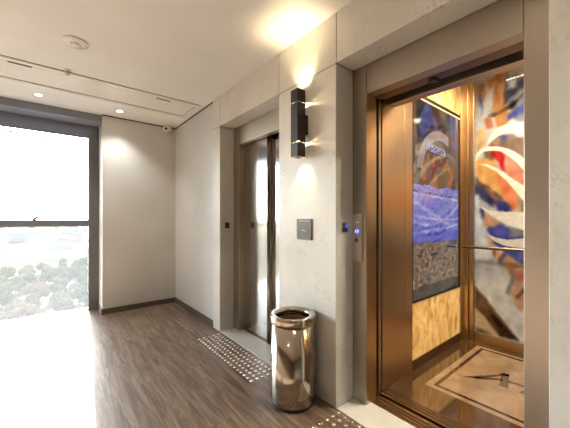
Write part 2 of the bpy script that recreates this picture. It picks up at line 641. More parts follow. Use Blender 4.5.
for attempt in range(1500):
    if i >= 139: break
    y = 72 + 150 * rnd.random() ** 1.2
    x = rnd.uniform(-0.26, 0.2) * y
    if not free(x, y, 3.7):
        continue
    i += 1
    r = empty('tree', (x, y, ZG), 'hazy bushy tree in the woods far below the window', 'tree', 'hazy trees below the window', rz=rnd.uniform(0, 6.28))
    s = rnd.uniform(0.62, 0.74)
    r.scale = (s, s, s * rnd.uniform(0.85, 1.15))
    for nm, me in (('crown', protos[i % 5][0]), ('trunk', protos[i % 5][1])):
        o = bpy.data.objects.new(nm, me)
        COL.objects.link(o)
        o.parent = r
wallm = [plain('render_white', (92, 90, 86), 0.8, spec=0.0), plain('render_sand', (84, 78, 70), 0.8, spec=0.0), plain('render_grey', (76, 76, 76), 0.8, spec=0.0)]
roofm = plain('clay_roof', (80, 66, 58), 0.8, spec=0.0)
winm = plain('far_windows', (50, 54, 58), 0.3)
i = -1
for attempt in range(1500):
    if i >= 99: break
    y = 330 + 2200 * rnd.random() ** 1.6
    x = rnd.uniform(-0.25, 0.18) * y
    if not free(x, y, 15.0):
        continue
    i += 1
    w, d, h = rnd.uniform(9, 22), rnd.uniform(9, 16), rnd.uniform(5, 12) * (1.6 if rnd.random() < 0.15 else 1)
    b = empty('building', (x, y, ZG), 'pale building in the hazy city beyond the window', 'building', 'hazy city buildings beyond the window')
    MB().box(x - w / 2, x + w / 2, y - d / 2, y + d / 2, ZG, ZG + h).build('wall', wallm[i % 3], b)
    rf = MB()
    if i % 2:
        rf.prism([(x - w / 2 - 0.5, ZG + h), (x + w / 2 + 0.5, ZG + h), (x, ZG + h + 3)], 'Y', y - d / 2 - 0.5, y + d / 2 + 0.5)
    else:
        rf.box(x - w / 2 - 0.3, x + w / 2 + 0.3, y - d / 2 - 0.3, y + d / 2 + 0.3, ZG + h, ZG + h + 0.6)
    rf.build('roof', roofm if i % 2 else wallm[2], b)
    if y < 620:
        for zz in range(int(h // 3)):
            for xx in range(int(w // 4)):
                wd = MB()
                wd.box(x - w / 2 + 1 + 4 * xx, x - w / 2 + 2.4 + 4 * xx, y - d / 2 - 0.05, y - d / 2 + 0.1, ZG + 1 + 3 * zz, ZG + 2.4 + 3 * zz)
                wd.build('window', winm, b)

# ------------------------------------------------------------------ ceiling fittings
WARM = (1.0, 0.97, 0.93)
def downlight(x, y, label, power=19.0):
    r = empty('downlight', (x, y, ZC), label, 'ceiling light', 'recessed ceiling downlights')
    MB().lathe([(0.034, ZC - 0.0005), (0.036, ZC - 0.006), (0.046, ZC - 0.005), (0.05, ZC - 0.0005)], (x, y, 0), 'Z', 32, close=True).build('trim_ring', M['whitep'], r)
    MB().cyl((x, y, ZC - 0.003), 0.033, 0.002).build('lens', M['lamp'], r)
    l = bpy.data.lights.new('downlight_lamp', 'SPOT')
    l.energy = power
    l.color = WARM
    l.spot_size = R(105)
    l.spot_blend = 0.9
    l.shadow_soft_size = 0.03
    o = bpy.data.objects.new('downlight_lamp', l)
    o.location = (0, 0, -0.02)
    o.parent = r
    COL.objects.link(o)
downlight(-0.093, 4.37, 'small lit downlight in the ceiling above the tall window')
downlight(0.725, 4.37, 'small lit downlight in the ceiling nearest the beige back wall')
downlight(-0.911, 4.37, 'lit downlight by the window beyond the left edge of the photo')
downlight(-1.729, 4.37, 'lit downlight in the far left corner of the ceiling')
for (x, y, s) in ((0.725, 0.45, 'in front of the open elevator, outside the photo'), (-0.9, 0.45, 'left of the camera'),
                  (0.725, -1.6, 'behind the camera near the elevator wall'), (-0.9, -1.6, 'behind the camera on the left')):
    downlight(x, y, 'added unseen fill downlight ' + s, 5.0 if (x > 0 and y > 0) else 16.0)  # out-of-view lamps added to fill the room with light

# smoke detector
sm = empty('smoke_detector', (0.166, 2.885, ZC), 'round white smoke detector on the ceiling near the window', 'smoke detector')
MB().lathe([(0.088, ZC), (0.09, ZC - 0.006), (0.086, ZC - 0.012), (0.055, ZC - 0.019), (0.04, ZC - 0.021)], (0.166, 2.885, 0), n=48).build('base', M['white'], sm)
MB().lathe([(0.036, ZC - 0.02), (0.036, ZC - 0.03), (0.032, ZC - 0.036), (0.01, ZC - 0.038)], (0.166, 2.885, 0), n=40).build('sensor_head', M['white'], sm)
# sprinkler
sp = empty('sprinkler', (0.137, 3.475, ZC), 'small chrome fire sprinkler hanging beside the air diffuser', 'sprinkler')
MB().lathe([(0.028, ZC), (0.026, ZC - 0.006), (0.012, ZC - 0.008)], (0.137, 3.475, 0), n=24).build('escutcheon', M['whitep'], sp)
s_ = MB().lathe([(0.009, ZC - 0.006), (0.009, ZC - 0.022)], (0.137, 3.475, 0), n=12)
s_.tube([(0.127, 3.475, ZC - 0.02), (0.127, 3.475, ZC - 0.038)], 0.0025, 6).tube([(0.147, 3.475, ZC - 0.02), (0.147, 3.475, ZC - 0.038)], 0.0025, 6)
s_.build('frame', M['chrome'], sp)
MB().lathe([(0.016, ZC - 0.042), (0.018, ZC - 0.04), (0.016, ZC - 0.038)], (0.137, 3.475, 0), n=16).build('deflector', M['chrome'], sp)

# long linear air diffuser: outer frame, slotted grille, small access plates
ac = empty('air_diffuser', (-0.2, 3.79, ZC), 'long white linear air diffuser set across the ceiling', 'air vent')
f = MB()
ax0, ax1, ay0, ay1 = -2.2, 1.485, 3.515, 4.07
def ring(mb, x0, x1, y0, y1, w, z0, z1):
    mb.box(x0, x1, y0, y0 + w, z0, z1).box(x0, x1, y1 - w, y1, z0, z1)
    mb.box(x0, x0 + w, y0 + w, y1 - w, z0, z1).box(x1 - w, x1, y0 + w, y1 - w, z0, z1)
    return mb
ring(f, ax0, ax1, ay0, ay1, 0.05, ZC - 0.016, ZC)
ring(f, ax0 + 0.055, ax1 - 0.055, ay0 + 0.055, ay1 - 0.055, 0.022, ZC - 0.004, ZC)
f.build('frame', M['whitep'], ac, 0.002)
gl = MB()
for i in range(9):
    y = 3.60 + 0.0445 * i
    gl.box(ax0 + 0.078, ax1 - 0.078, y, y + 0.041, ZC - 0.006, ZC)
gl.build('louvre', M['whitep'], ac, 0.0015)
ed = ring(MB(), ax0 - 0.004, ax1 + 0.004, ay0 - 0.004, ay1 + 0.004, 0.004, ZC - 0.004, ZC)  # dark rings painted in as shadow lines around the frame
ring(ed, ax0 + 0.050, ax1 - 0.050, ay0 + 0.050, ay1 - 0.050, 0.006, ZC - 0.0055, ZC).build('shadow_line', M['gap'], ac)
lt = MB()
lt.box(-0.29, -0.125, 3.592, 3.614, ZC - 0.012, ZC - 0.005)
lt.build('latch', M['grey'], ac, 0.001)
MB().box(0.975, 1.135, 3.60, 3.618, ZC - 0.011, ZC - 0.005).build('latch', M['grey'], ac, 0.001)

# security camera in the corner
scx, scy = 1.40, 4.575
sc = empty('security_camera', (scx, scy, ZC), 'small white bullet security camera at the ceiling in the corner', 'security camera')
MB().lathe([(0.035, ZC), (0.035, ZC - 0.012), (0.02, ZC - 0.02)], (scx, scy, 0), n=24).build('mount', M['white'], sc)
d = Vector((-0.62, -0.75, -0.2)).normalized()
p0 = Vector((scx, scy, ZC - 0.055))
MB().tube([(scx, scy, ZC - 0.015), (scx, scy, ZC - 0.05)], 0.012, 10).build('bracket', M['white'], sc)
MB().tube([p0 - d * 0.05, p0 - d * 0.045, p0 + d * 0.045, p0 + d * 0.058], [0.036, 0.046, 0.05, 0.044], 20).build('body', M['white'], sc)
MB().tube([p0 + d * 0.05, p0 + d * 0.06, p0 + d * 0.063], [0.022, 0.021, 0.014], 20).build('lens', M['black'], sc)

# ------------------------------------------------------------------ closed elevator doors
e1 = empty('elevator_entrance', (1.80, 2.545, 0), 'closed brushed steel elevator doors in the stone recess beyond the trash bin', 'elevator')
j = MB()
j.box(XB, 1.799, 2.985, 3.101, 0.004, 2.385)
j.box(XB, 1.785, 1.992, 2.105, 0.004, 2.385)
j.box(XB + 0.002, 1.785, 2.105, 2.985, 2.165, 2.385)
j.build('door_frame', M['steel'], e1, 0.002)
MB().box(1.80, 1.835, 2.54, 3.02, 0.008, 2.2).build('door_panel', M['steel_door'], e1, 0.002)
MB().box(1.86, 1.895, 2.06, 2.60, 0.008, 2.2).build('door_panel', M['steel_door'], e1, 0.002)
sl = MB().box(1.776, 1.95, 1.992, 3.098, -0.05, 0.0)
sl.build('sill', M['sill'], e1, 0.001)
MB().box(1.836, 1.855, 2.535, 2.548, 0.01, 2.2).build('door_edge', M['steel'], e1)
MB().box(1.93, 1.96, 1.95, 3.15, -0.05, 2.42).box(1.785, 1.93, 1.95, 3.15, 2.21, 2.24).build('backing', M['dark'], e1)

# ------------------------------------------------------------------ open elevator: landing frame
e2 = empty('elevator_entrance', (1.80, 0.8, 0), 'wide brushed steel frame of the open elevator doorway', 'elevator')
YA, YZ = 1.235, 0.365
j = MB()
j.box(XB - 0.001, 1.838, YA, 1.346, 0.004, 2.374)
j.build('jamb', M['steel'], e2, 0.0025)
MB().box(XB + 0.003, 1.8382, YA - 0.0025, YA, 0.004, 2.18).build('jamb_lining', M['bronze'], e2)
MB().box(XB, 1.844, 0.249, YZ, 0.004, 2.374).build('jamb', M['steel'], e2, 0.0025)
MB().box(XB + 0.003, 1.81, YZ + 0.002, YA - 0.002, 2.172, 2.374).build('header', M['steel'], e2, 0.0025)
MB().box(1.812, 1.905, YZ + 0.002, YA - 0.002, 2.172, 2.19).box(1.812, 1.905, 0.3, 1.3, 2.19, 2.42).build('track_cover', M['steel_dark'], e2, 0.002)
MB().box(1.84, 1.90, 0.82, 0.86, 2.155, 2.172).build('track_bracket', M['black'], e2, 0.002)
MB().box(1.880, 1.903, YA + 0.003, 1.98, 0.01, 2.2).build('door_panel', M['bronze'], e2, 0.002)
MB().box(1.8385, 1.8795, YA + 0.02, 1.32, 0.006, 2.2).box(1.9035, 1.949, YA + 0.02, 1.32, 0.006, 2.2).build('gap_shade', M['dark'], e2)  # dark boxes that paint the shade inside the door gaps
si = MB()
si.box(1.776, 1.892, 0.252, 1.343, -0.05, 0.0)
for x0, x1 in ((1.776, 1.797), (1.803, 1.822), (1.83, 1.852), (1.86, 1.892)):
    si.box(x0, x1, 0.254, 1.341, -0.01, 0.006)
si.build('sill', M['sill'], e2)
# stone jamb light and call station
ci = empty('call_station', (1.718, 1.302, 1.17), 'narrow steel hall call station with a blue lit number on the door jamb', 'call panel')
MB().box(1.708, XB, 1.262, 1.345, 0.997, 1.335).build('face_plate', M['satin'], ci, 0.002)
for zz in (1.318, 1.014):
    MB().cyl((1.7075, 1.303, zz), 0.004, 0.003, 'X', 12).build('screw', M['grey'], ci)
MB().cyl((1.706, 1.303, 1.272), 0.011, 0.004, 'X', 20).build('key_switch', M['chrome'], ci)
MB().box(1.704, 1.706, 1.3, 1.306, 1.266, 1.278).build('keyhole', M['black'], ci)
di = MB().cyl((1.7065, 1.303, 1.212), 0.019, 0.003, 'X', 24).build('display', M['blue'], ci)
num = MB()
def seg7(mb, ch, y, z, w, h, x0, x1, t=0.003):
    S7 = {'1': 'bc', '2': 'abged', '7': 'abc', '4': 'fgbc', '0': 'abcdef', '6': 'afgedc'}[ch]
    for s in S7:
        q = {'a': (y - w, y, z + h - t, z + h), 'd': (y - w, y, z, z + t), 'g': (y - w, y, z + h / 2 - t / 2, z + h / 2 + t / 2),
             'f': (y - t, y, z + h / 2, z + h), 'e': (y - t, y, z, z + h / 2), 'b': (y - w, y - w + t, z + h / 2, z + h), 'c': (y - w, y - w + t, z, z + h / 2)}[s]
        mb.box(x0, x1, *q)
seg7(num, '1', 1.319, 1.203, 0.008, 0.019, 1.7045, 1.7065)
seg7(num, '7', 1.303, 1.203, 0.011, 0.019, 1.7045, 1.7065)
num.build('digits', M['bluew'], di)
bt = MB().lathe([(0.021, 1.708), (0.021, 1.704), (0.018, 1.703)], (0, 1.303, 1.15), 'X', 24).build('call_button', M['steel'], ci)
MB().cyl((1.7015, 1.303, 1.15), 0.013, 0.002, 'X', 20).build('button_cap', M['grey'], bt)

def indicator(y_face, x, z, lit, label):
    r = empty('position_indicator', (x, y_face, z), label, 'floor indicator', 'small floor indicators in the stone jambs')
    MB().box(x - 0.027, x + 0.027, y_face - 0.006, y_face, z - 0.005, z + 0.033).build('display', M['grey'] if lit else M['shadow'], r, 0.001)
    MB().box(x - 0.027, x + 0.027, y_face - 0.006, y_face, z - 0.033, z - 0.007).build('sensor_eye', M['black'], r, 0.001)
    if lit:
        MB().box(x + 0.008, x + 0.022, y_face - 0.0075, y_face - 0.006, z + 0.0, z + 0.028).build('lit_arrow', M['blue'], r)
indicator(1.345 - g, 1.622, 1.243, True, 'tiny indicator with a blue glow in the stone beside the open elevator')
indicator(3.10 - g, 1.625, 1.225, False, 'tiny unlit black indicator in the stone beside the closed elevator doors')

# ------------------------------------------------------------------ elevator cabin
CX0, CX1, CY0, CY1, CZ = 2.03, 3.55, -0.17, 1.272, 2.9
cb = empty('elevator_cabin', (2.8, 0.55, 0.0), 'open elevator cabin with bronze walls, printed mural, screen and marble floor', 'elevator cabin')
MB().box(CX0, CX1, CY0, CY1, -0.04, 0.0).build('floor_slab', M['mb_dark'], cb)
si = MB()
for x0, x1 in ((1.922, 1.947), (1.955, 1.978), (1.986, 2.008), (2.014, 2.03)):
    si.box(x0, x1, 0.3, 1.25, -0.02, 0.004)
si.box(1.922, 2.03, 0.3, 1.25, -0.04, -0.01)
si.build('car_sill', M['sill'], cb)
ix0, ix1, iy0, iy1 = 2.30, 3.43, -0.0, 1.105
inl = ring(MB(), ix0, ix1, iy0, iy1, 0.045, -0.002, 0.0015).build('floor_border', M['mb_beige'], cb)
ring(MB(), ix0 + 0.045, ix1 - 0.045, iy0 + 0.045, iy1 - 0.045, 0.028, -0.002, 0.0015).build('floor_line', M['mb_line'], cb)
MB().box(ix0 + 0.073, ix1 - 0.073, iy0 + 0.073, iy1 - 0.073, -0.002, 0.0015).build('floor_inlay', M['mb_beige'], cb)
mk = MB()
for poly in ([(2.665, 0.961), (2.79, 0.873), (2.915, 0.79), (2.986, 0.777), (2.995, 0.73), (2.95, 0.722), (2.925, 0.765), (2.842, 0.802), (2.725, 0.868)],
             [(2.665, 0.961), (2.738, 0.885), (2.806, 0.822), (2.866, 0.752), (2.85, 0.74), (2.826, 0.735), (2.785, 0.79), (2.71, 0.862)],
             [(2.95, 0.775), (2.995, 0.73), (2.736, 0.675), (2.734, 0.734), (2.80, 0.742)],
             [(2.875, 0.707), (2.886, 0.65), (2.881, 0.60), (2.86, 0.52), (2.825, 0.525), (2.847, 0.592), (2.853, 0.65), (2.842, 0.70)],
             [(2.738, 0.611), (2.822, 0.587), (2.80, 0.51), (2.738, 0.52)]):
    mk.prism(poly, 'Z', 0.001, 0.0022)
mk.build('floor_mark', M['mb_mark'], cb)
# left wall (towards +Y): front column, gold panel, back column
MB().box(1.95, 2.10, YA + 0.02, 1.32, 0.0, 2.24).build('car_jamb', M['bronze'], cb, 0.003)
MB().box(2.101, 2.287, CY1 - 0.008, 1.32, 0.0, CZ).box(2.289, 2.415, CY1 - 0.008, 1.32, 0.0, CZ).build('wall_panel', M['bronze'], cb, 0.002)
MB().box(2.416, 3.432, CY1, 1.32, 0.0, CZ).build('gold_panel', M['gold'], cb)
MB().box(2.416, 3.432, CY1 - 0.008, CY1, 0.0, 0.085).build('skirting', M['bronze_dark'], cb, 0.002)
MB().box(3.433, 3.49, CY1 - 0.012, 1.32, 0.0, CZ).box(3.49, 3.60, 1.215, 1.32, 0.0, CZ).build('corner_post', M['bronze'], cb, 0.004)
MB().box(3.52, 3.60, 1.17, 1.213, 0.0, CZ).build('mural_frame', M['bronze'], cb, 0.003)
MB().box(3.535, 3.60, CY0, 1.168, 0.0, 0.1).build('skirting', M['bronze'], cb, 0.003)
MB().box(CX0, 3.60, CY0 - 0.05, CY0, 0.0, CZ).build('wall_panel', M['bronze'], cb)
MB().box(1.96, 2.03, CY0 - 0.05, 0.33, 0.0, 2.6).build('front_return', M['bronze'], cb)
MB().box(2.02, 2.105, 0.25, 1.30, 2.172, 2.26).box(2.02, 2.06, -0.2, 1.32, 2.26, CZ).build('car_header', M['steel'], cb, 0.002)
MB().box(2.0, 3.62, CY0 - 0.05, 1.32, CZ, CZ + 0.04).build('cabin_ceiling', M['whitep'], cb)
# handrail
hr = MB().tube([(3.465, 1.245, 1.005), (3.465, 1.24, 1.005), (3.465, -0.1, 1.005)], 0.016, 14)
hr = hr.build('handrail', M['steel_dark'], cb)
for yy in (0.98, 0.0):
    MB().tube([(3.545, yy, 0.985), (3.49, yy, 0.985), (3.467, yy, 0.997)], 0.008, 8).build('rail_bracket', M['chrome'], hr)

def inside(p, poly):
    x, y = p
    c = False
    n = len(poly)
    k = n - 1
    for i in range(n):
        xi, yi = poly[i]; xj, yj = poly[k]
        if (yi > y) != (yj > y) and x < (xj - xi) * (y - yi) / (yj - yi) + xi:
            c = not c
        k = i
    return c

ART = [
    ((176, 178, 180), [(1.166, 2.848), (0.977, 2.775), (0.977, 2.253), (1.08, 2.278), (1.166, 1.926)]),
    ((168, 118, 74), [(0.987, 2.803), (0.861, 2.754), (0.88, 2.576), (0.861, 2.247), (0.957, 2.224), (1.007, 2.38)]),
    ((150, 110, 80), [(1.155, 2.72), (1.08, 2.73), (1.049, 2.609), (1.101, 2.504), (1.155, 2.546)]),
    ((78, 88, 170), [(1.133, 2.638), (1.105, 2.604), (1.093, 2.392), (1.112, 2.397)]),
    ((190, 140, 92), [(1.08, 2.742), (0.977, 2.74), (0.961, 2.663), (1.038, 2.63)]),
    ((112, 112, 118), [(0.899, 2.722), (0.725, 2.678), (0.725, 2.212), (0.805, 2.251), (0.88, 2.414)]),
    ((60, 62, 74), [(0.899, 2.629), (0.805, 2.641), (0.725, 2.634), (0.725, 2.545), (0.824, 2.534), (0.899, 2.443)]),
    ((66, 74, 140), [(0.88, 2.321), (0.796, 2.389), (0.725, 2.412), (0.725, 2.334), (0.805, 2.301), (0.87, 2.268)]),
    ((190, 196, 205), [(0.87, 2.688), (0.796, 2.642), (0.814, 2.599), (0.88, 2.576)]),
    ((40, 36, 36), [(1.049, 2.355), (0.938, 2.396), (0.842, 2.437), (0.734, 2.492), (0.734, 2.47), (0.842, 2.409), (0.938, 2.372), (1.049, 2.338)]),
    ((196, 160, 110), [(1.155, 2.247), (1.08, 2.254), (1.049, 2.101), (1.101, 2.038), (1.155, 1.999)]),
    ((150, 80, 60), [(1.08, 2.352), (1.018, 2.359), (0.997, 2.258), (1.059, 2.225)]),
    ((120, 96, 84), [(0.997, 2.138), (0.899, 2.159), (0.739, 2.082), (0.725, 1.835), (0.814, 1.951), (0.967, 2.037), (1.038, 2.048)]),
    ((80, 96, 150), [(0.938, 2.154), (0.861, 2.136), (0.899, 2.082), (0.947, 2.092)]),
    ((204, 150, 84), [(1.157, 1.936), (1.018, 1.962), (0.957, 1.809), (0.88, 1.706), (0.778, 1.493), (0.751, 1.368), (0.899, 1.378), (1.018, 1.529), (1.157, 1.712)]),
    ((96, 84, 60), [(1.08, 2.021), (0.977, 2.038), (0.957, 1.928), (1.018, 1.89), (1.08, 1.948)]),
    ((170, 34, 30), [(1.007, 2.056), (0.947, 2.032), (0.899, 1.965), (0.895, 1.848), (0.88, 1.776), (0.928, 1.794), (0.967, 1.882), (1.018, 1.962)]),
    ((196, 120, 96), [(0.899, 1.848), (0.87, 1.936), (0.805, 1.834), (0.725, 1.734), (0.725, 1.601), (0.824, 1.677), (0.899, 1.755)]),
    ((120, 112, 96), [(0.87, 2.006), (0.796, 1.924), (0.734, 1.824), (0.734, 1.735), (0.805, 1.834)]),
    ((206, 124, 90), [(0.977, 1.765), (0.899, 1.697), (0.824, 1.586), (0.778, 1.481), (0.814, 1.376), (0.88, 1.452), (0.938, 1.595)]),
    ((84, 78, 84), [(1.166, 1.75), (1.08, 1.684), (0.957, 1.549), (0.842, 1.416), (0.88, 1.371), (1.018, 1.433), (1.166, 1.588)]),
    ((58, 62, 92), [(1.166, 1.663), (1.08, 1.594), (0.977, 1.468), (1.038, 1.446), (1.166, 1.563)]),
    ((160, 110, 70), [(1.08, 1.655), (0.938, 1.501), (0.87, 1.417), (0.899, 1.411), (0.997, 1.516)]),
    ((56, 62, 120), [(0.977, 1.491), (0.899, 1.464), (0.833, 1.37), (0.957, 1.379)]),
    ((130, 120, 100), [(0.796, 1.505), (0.725, 1.479), (0.725, 1.361), (0.783, 1.369)]),
    ((206, 214, 222), [(1.162, 1.563), (1.118, 1.535), (1.101, 1.289), (1.038, 1.019), (1.038, 0.975), (1.166, 0.965)]),
    ((60, 60, 96), [(1.127, 1.412), (1.08, 1.392), (1.059, 1.265), (1.091, 1.289)]),
    ((190, 140, 100), [(1.08, 1.338), (1.018, 1.325), (0.938, 1.266), (0.938, 1.219), (1.038, 1.205), (1.091, 1.24)]),
    ((60, 66, 146), [(1.038, 1.217), (0.918, 1.238), (0.861, 1.221), (0.851, 1.17), (0.857, 1.096), (0.957, 1.105), (0.997, 1.117), (1.059, 1.18)]),
    ((120, 122, 132), [(0.861, 1.225), (0.824, 1.221), (0.725, 1.19), (0.725, 1.113), (0.857, 1.094)]),
    ((214, 160, 110), [(1.055, 1.119), (0.977, 1.064), (0.938, 1.026), (1.038, 1.0)]),
    ((224, 227, 230), [(1.166, 1.007), (0.681, 1.042), (0.681, 0.135), (1.166, -0.025)]),
    ((58, 66, 140), [(1.032, 1.136), (0.869, 1.123), (0.681, 1.127), (0.681, 0.812), (0.787, 0.873), (0.869, 0.939), (0.976, 1.021)]),
    ((206, 154, 110), [(1.055, 1.069), (1.01, 1.018), (0.954, 0.983), (0.869, 0.939), (0.787, 0.873), (0.681, 0.788), (0.681, 0.691), (0.797, 0.771), (0.848, 0.713), (0.89, 0.809), (0.965, 0.852)]),
    ((204, 160, 130), [(0.797, 0.771), (0.681, 0.8), (0.681, 0.522), (0.818, 0.492), (0.869, 0.583)]),
    ((206, 110, 90), [(0.828, 0.767), (0.738, 0.817), (0.681, 0.812), (0.681, 0.74), (0.787, 0.698)]),
    ((120, 122, 126), [(0.838, 0.778), (0.797, 0.759), (0.869, 0.544), (0.89, 0.566)]),
    ((84, 70, 66), [(0.818, 0.53), (0.681, 0.764), (0.681, 0.704), (0.797, 0.509)]),
    ((208, 160, 128), [(0.838, 0.5), (0.681, 0.583), (0.681, 0.449), (0.787, 0.411)]),
    ((88, 100, 140), [(0.954, 0.892), (0.869, 1.041), (0.852, 1.017), (0.937, 0.829)]),
    ((92, 66, 44), [(1.162, 0.587), (1.067, 0.477), (0.922, 0.293), (0.784, 0.121), (0.954, 0.11), (1.162, 0.356)]),
    ((58, 36, 20), [(1.044, 0.362), (0.933, 0.259), (0.784, 0.121), (0.933, 0.109)]),
    ((226, 196, 156), [(1.162, 0.356), (1.067, 0.276), (0.954, 0.118), (1.067, 0.104), (1.162, 0.128)]),
    ((120, 112, 104), [(1.162, 0.155), (1.067, 0.136), (0.976, 0.111), (1.162, 0.081)]),
    ((232, 220, 204), [(1.055, 2.066), (1.028, 2.145), (0.977, 2.21), (0.899, 2.238), (0.805, 2.237), (0.699, 2.214), (0.699, 2.069), (0.739, 2.093), (0.805, 2.137), (0.88, 2.159), (0.957, 2.141), (1.007, 2.105)]),
    ((236, 224, 206), [(1.16, 1.92), (1.151, 1.985), (1.112, 2.033), (1.038, 2.048), (0.967, 2.037), (0.889, 2.003), (0.814, 1.951), (0.739, 1.87), (0.682, 1.806), (0.682, 1.675), (0.739, 1.752), (0.805, 1.847), (0.87, 1.926), (0.938, 1.984), (1.007, 2.002), (1.08, 2.005), (1.123, 1.973), (1.144, 1.917)]),
    ((234, 222, 204), [(1.127, 1.881), (1.059, 1.872), (0.977, 1.824), (0.899, 1.755), (0.824, 1.677), (0.739, 1.613), (0.682, 1.575), (0.682, 1.378), (0.739, 1.457), (0.778, 1.515), (0.824, 1.586), (0.899, 1.697), (0.977, 1.788), (1.059, 1.847)]),
    ((230, 222, 208), [(1.114, 1.437), (1.038, 1.391), (0.938, 1.372), (0.842, 1.37), (0.739, 1.361), (0.682, 1.356), (0.682, 1.167), (0.739, 1.19), (0.824, 1.221), (0.918, 1.266), (1.018, 1.337), (1.08, 1.392)]),
    ((232, 224, 212), [(1.059, 1.148), (0.977, 1.111), (0.88, 1.093), (0.739, 1.116), (0.682, 1.124), (0.682, 1.018), (0.739, 1.023), (0.824, 1.021), (0.918, 1.037), (0.997, 1.079)]),
]


def colour_grid(name, axis, plane, u0, u1, v0, v1, nu, nv, fn, mat, parent, back):
    """a printed panel: a thin slab whose face carries a picture as vertex colours"""
    bm = bmesh.new()
    lay = bm.verts.layers.float_color.new('Col')
    grid = []
    for jv in range(nv + 1):
        row = []
        for iu in range(nu + 1):
            u = u0 + (u1 - u0) * iu / nu
            v = v0 + (v1 - v0) * jv / nv
            p = (plane, u, v) if axis == 'X' else (u, plane, v)
            vt = bm.verts.new(Vector(p) - Vector(parent.location))
            vt[lay] = lin(fn(u, v))
            row.append(vt)
        grid.append(row)
    for jv in range(nv):
        for iu in range(nu):
            bm.faces.new((grid[jv][iu], grid[jv][iu + 1], grid[jv + 1][iu + 1], grid[jv + 1][iu]))
    # give the panel its thickness
    rim = [grid[0][i] for i in range(nu + 1)] + [grid[j_][nu] for j_ in range(1, nv + 1)] + \
          [grid[nv][i] for i in range(nu - 1, -1, -1)] + [grid[j_][0] for j_ in range(nv - 1, 0, -1)]
    far = []
    for v in rim:
        q = v.co.copy()
        if axis == 'X': q.x += back
        else: q.y += back
        w = bm.verts.new(q)
        w[lay] = v[lay]
        far.append(w)
    n = len(rim)
    for i in range(n):
        bm.faces.new((rim[i], rim[(i + 1) % n], far[(i + 1) % n], far[i]))
    bm.faces.new(far)
    bmesh.ops.recalc_face_normals(bm, faces=bm.faces[:])
    me = bpy.data.meshes.new(name)
    bm.to_mesh(me); bm.free()
    me.materials.append(mat)
    o = bpy.data.objects.new(name, me)
    COL.objects.link(o)
    o.parent = parent
    return o

N = noise.noise
ART_BOX = [(min(a for a, b in p), max(a for a, b in p), min(b for a, b in p), max(b for a, b in p)) for c, p in ART]
def art(y, z, white=False):
    # soft paint in the fields, crisp edges on the white ribbons
    base = (188, 184, 178)
    k = N(Vector((y * 3, z * 3, 2.0)))
    if y < 0.72:
        t_ = N(Vector((y * 2.1, z * 1.6, 7.0)))
        base = (186, 128, 80) if t_ > 0.15 else ((84, 88, 124) if t_ < -0.2 else (176, 178, 182))
    out = [float(v) + 24 * k for v in base]
    for i, (c, p) in enumerate(ART):
        w = c[0] > 229 and c[1] > 219
        if w:
            continue
        a = 0.008 if z < 0.98 else 0.02
        yy = y + a * N(Vector((y * 14, z * 14, 3.0 + i)))
        zz = z + 1.6 * a * N(Vector((y * 14, z * 14, 30.0 + i)))
        b = ART_BOX[i]
        if b[0] <= yy <= b[1] and b[2] <= zz <= b[3] and inside((yy, zz), p):
            s = 34 * N(Vector((y * 16, z * 9, 50.0 + i)))
            m = 0.86
            out = [out[q] * (1 - m) + (c[q] * 1.12 - 20 + s) * m for q in range(3)]
    return [min(250, max(8, v)) for v in out]
def soft_art(y, z):
    s = [art(y + a, z + b) for a, b in ((0, 0), (0.013, 0.01), (-0.012, 0.012), (0.004, -0.016), (-0.009, -0.008))]
    out = [sum(q[k] for q in s) / 5.0 for k in range(3)]
    for i, (c, p) in enumerate(ART):
        if c[0] > 229 and c[1] > 219:
            b = ART_BOX[i]
            hit = sum(1 for a, e in ((0.002, 0.002), (-0.002, 0.002), (0.002, -0.002), (-0.002, -0.002))
                      if b[0] <= y + a <= b[1] and b[2] <= z + e <= b[3] and inside((y + a, z + e), p)) / 4.0
            out = [out[k] * (1 - hit) + c[k] * hit for k in range(3)]
    return out
colour_grid('mural', 'X', 3.54, CY0 + 0.002, 1.168, 0.101, CZ, 200, 330, soft_art, M['art'], cb, 0.05)

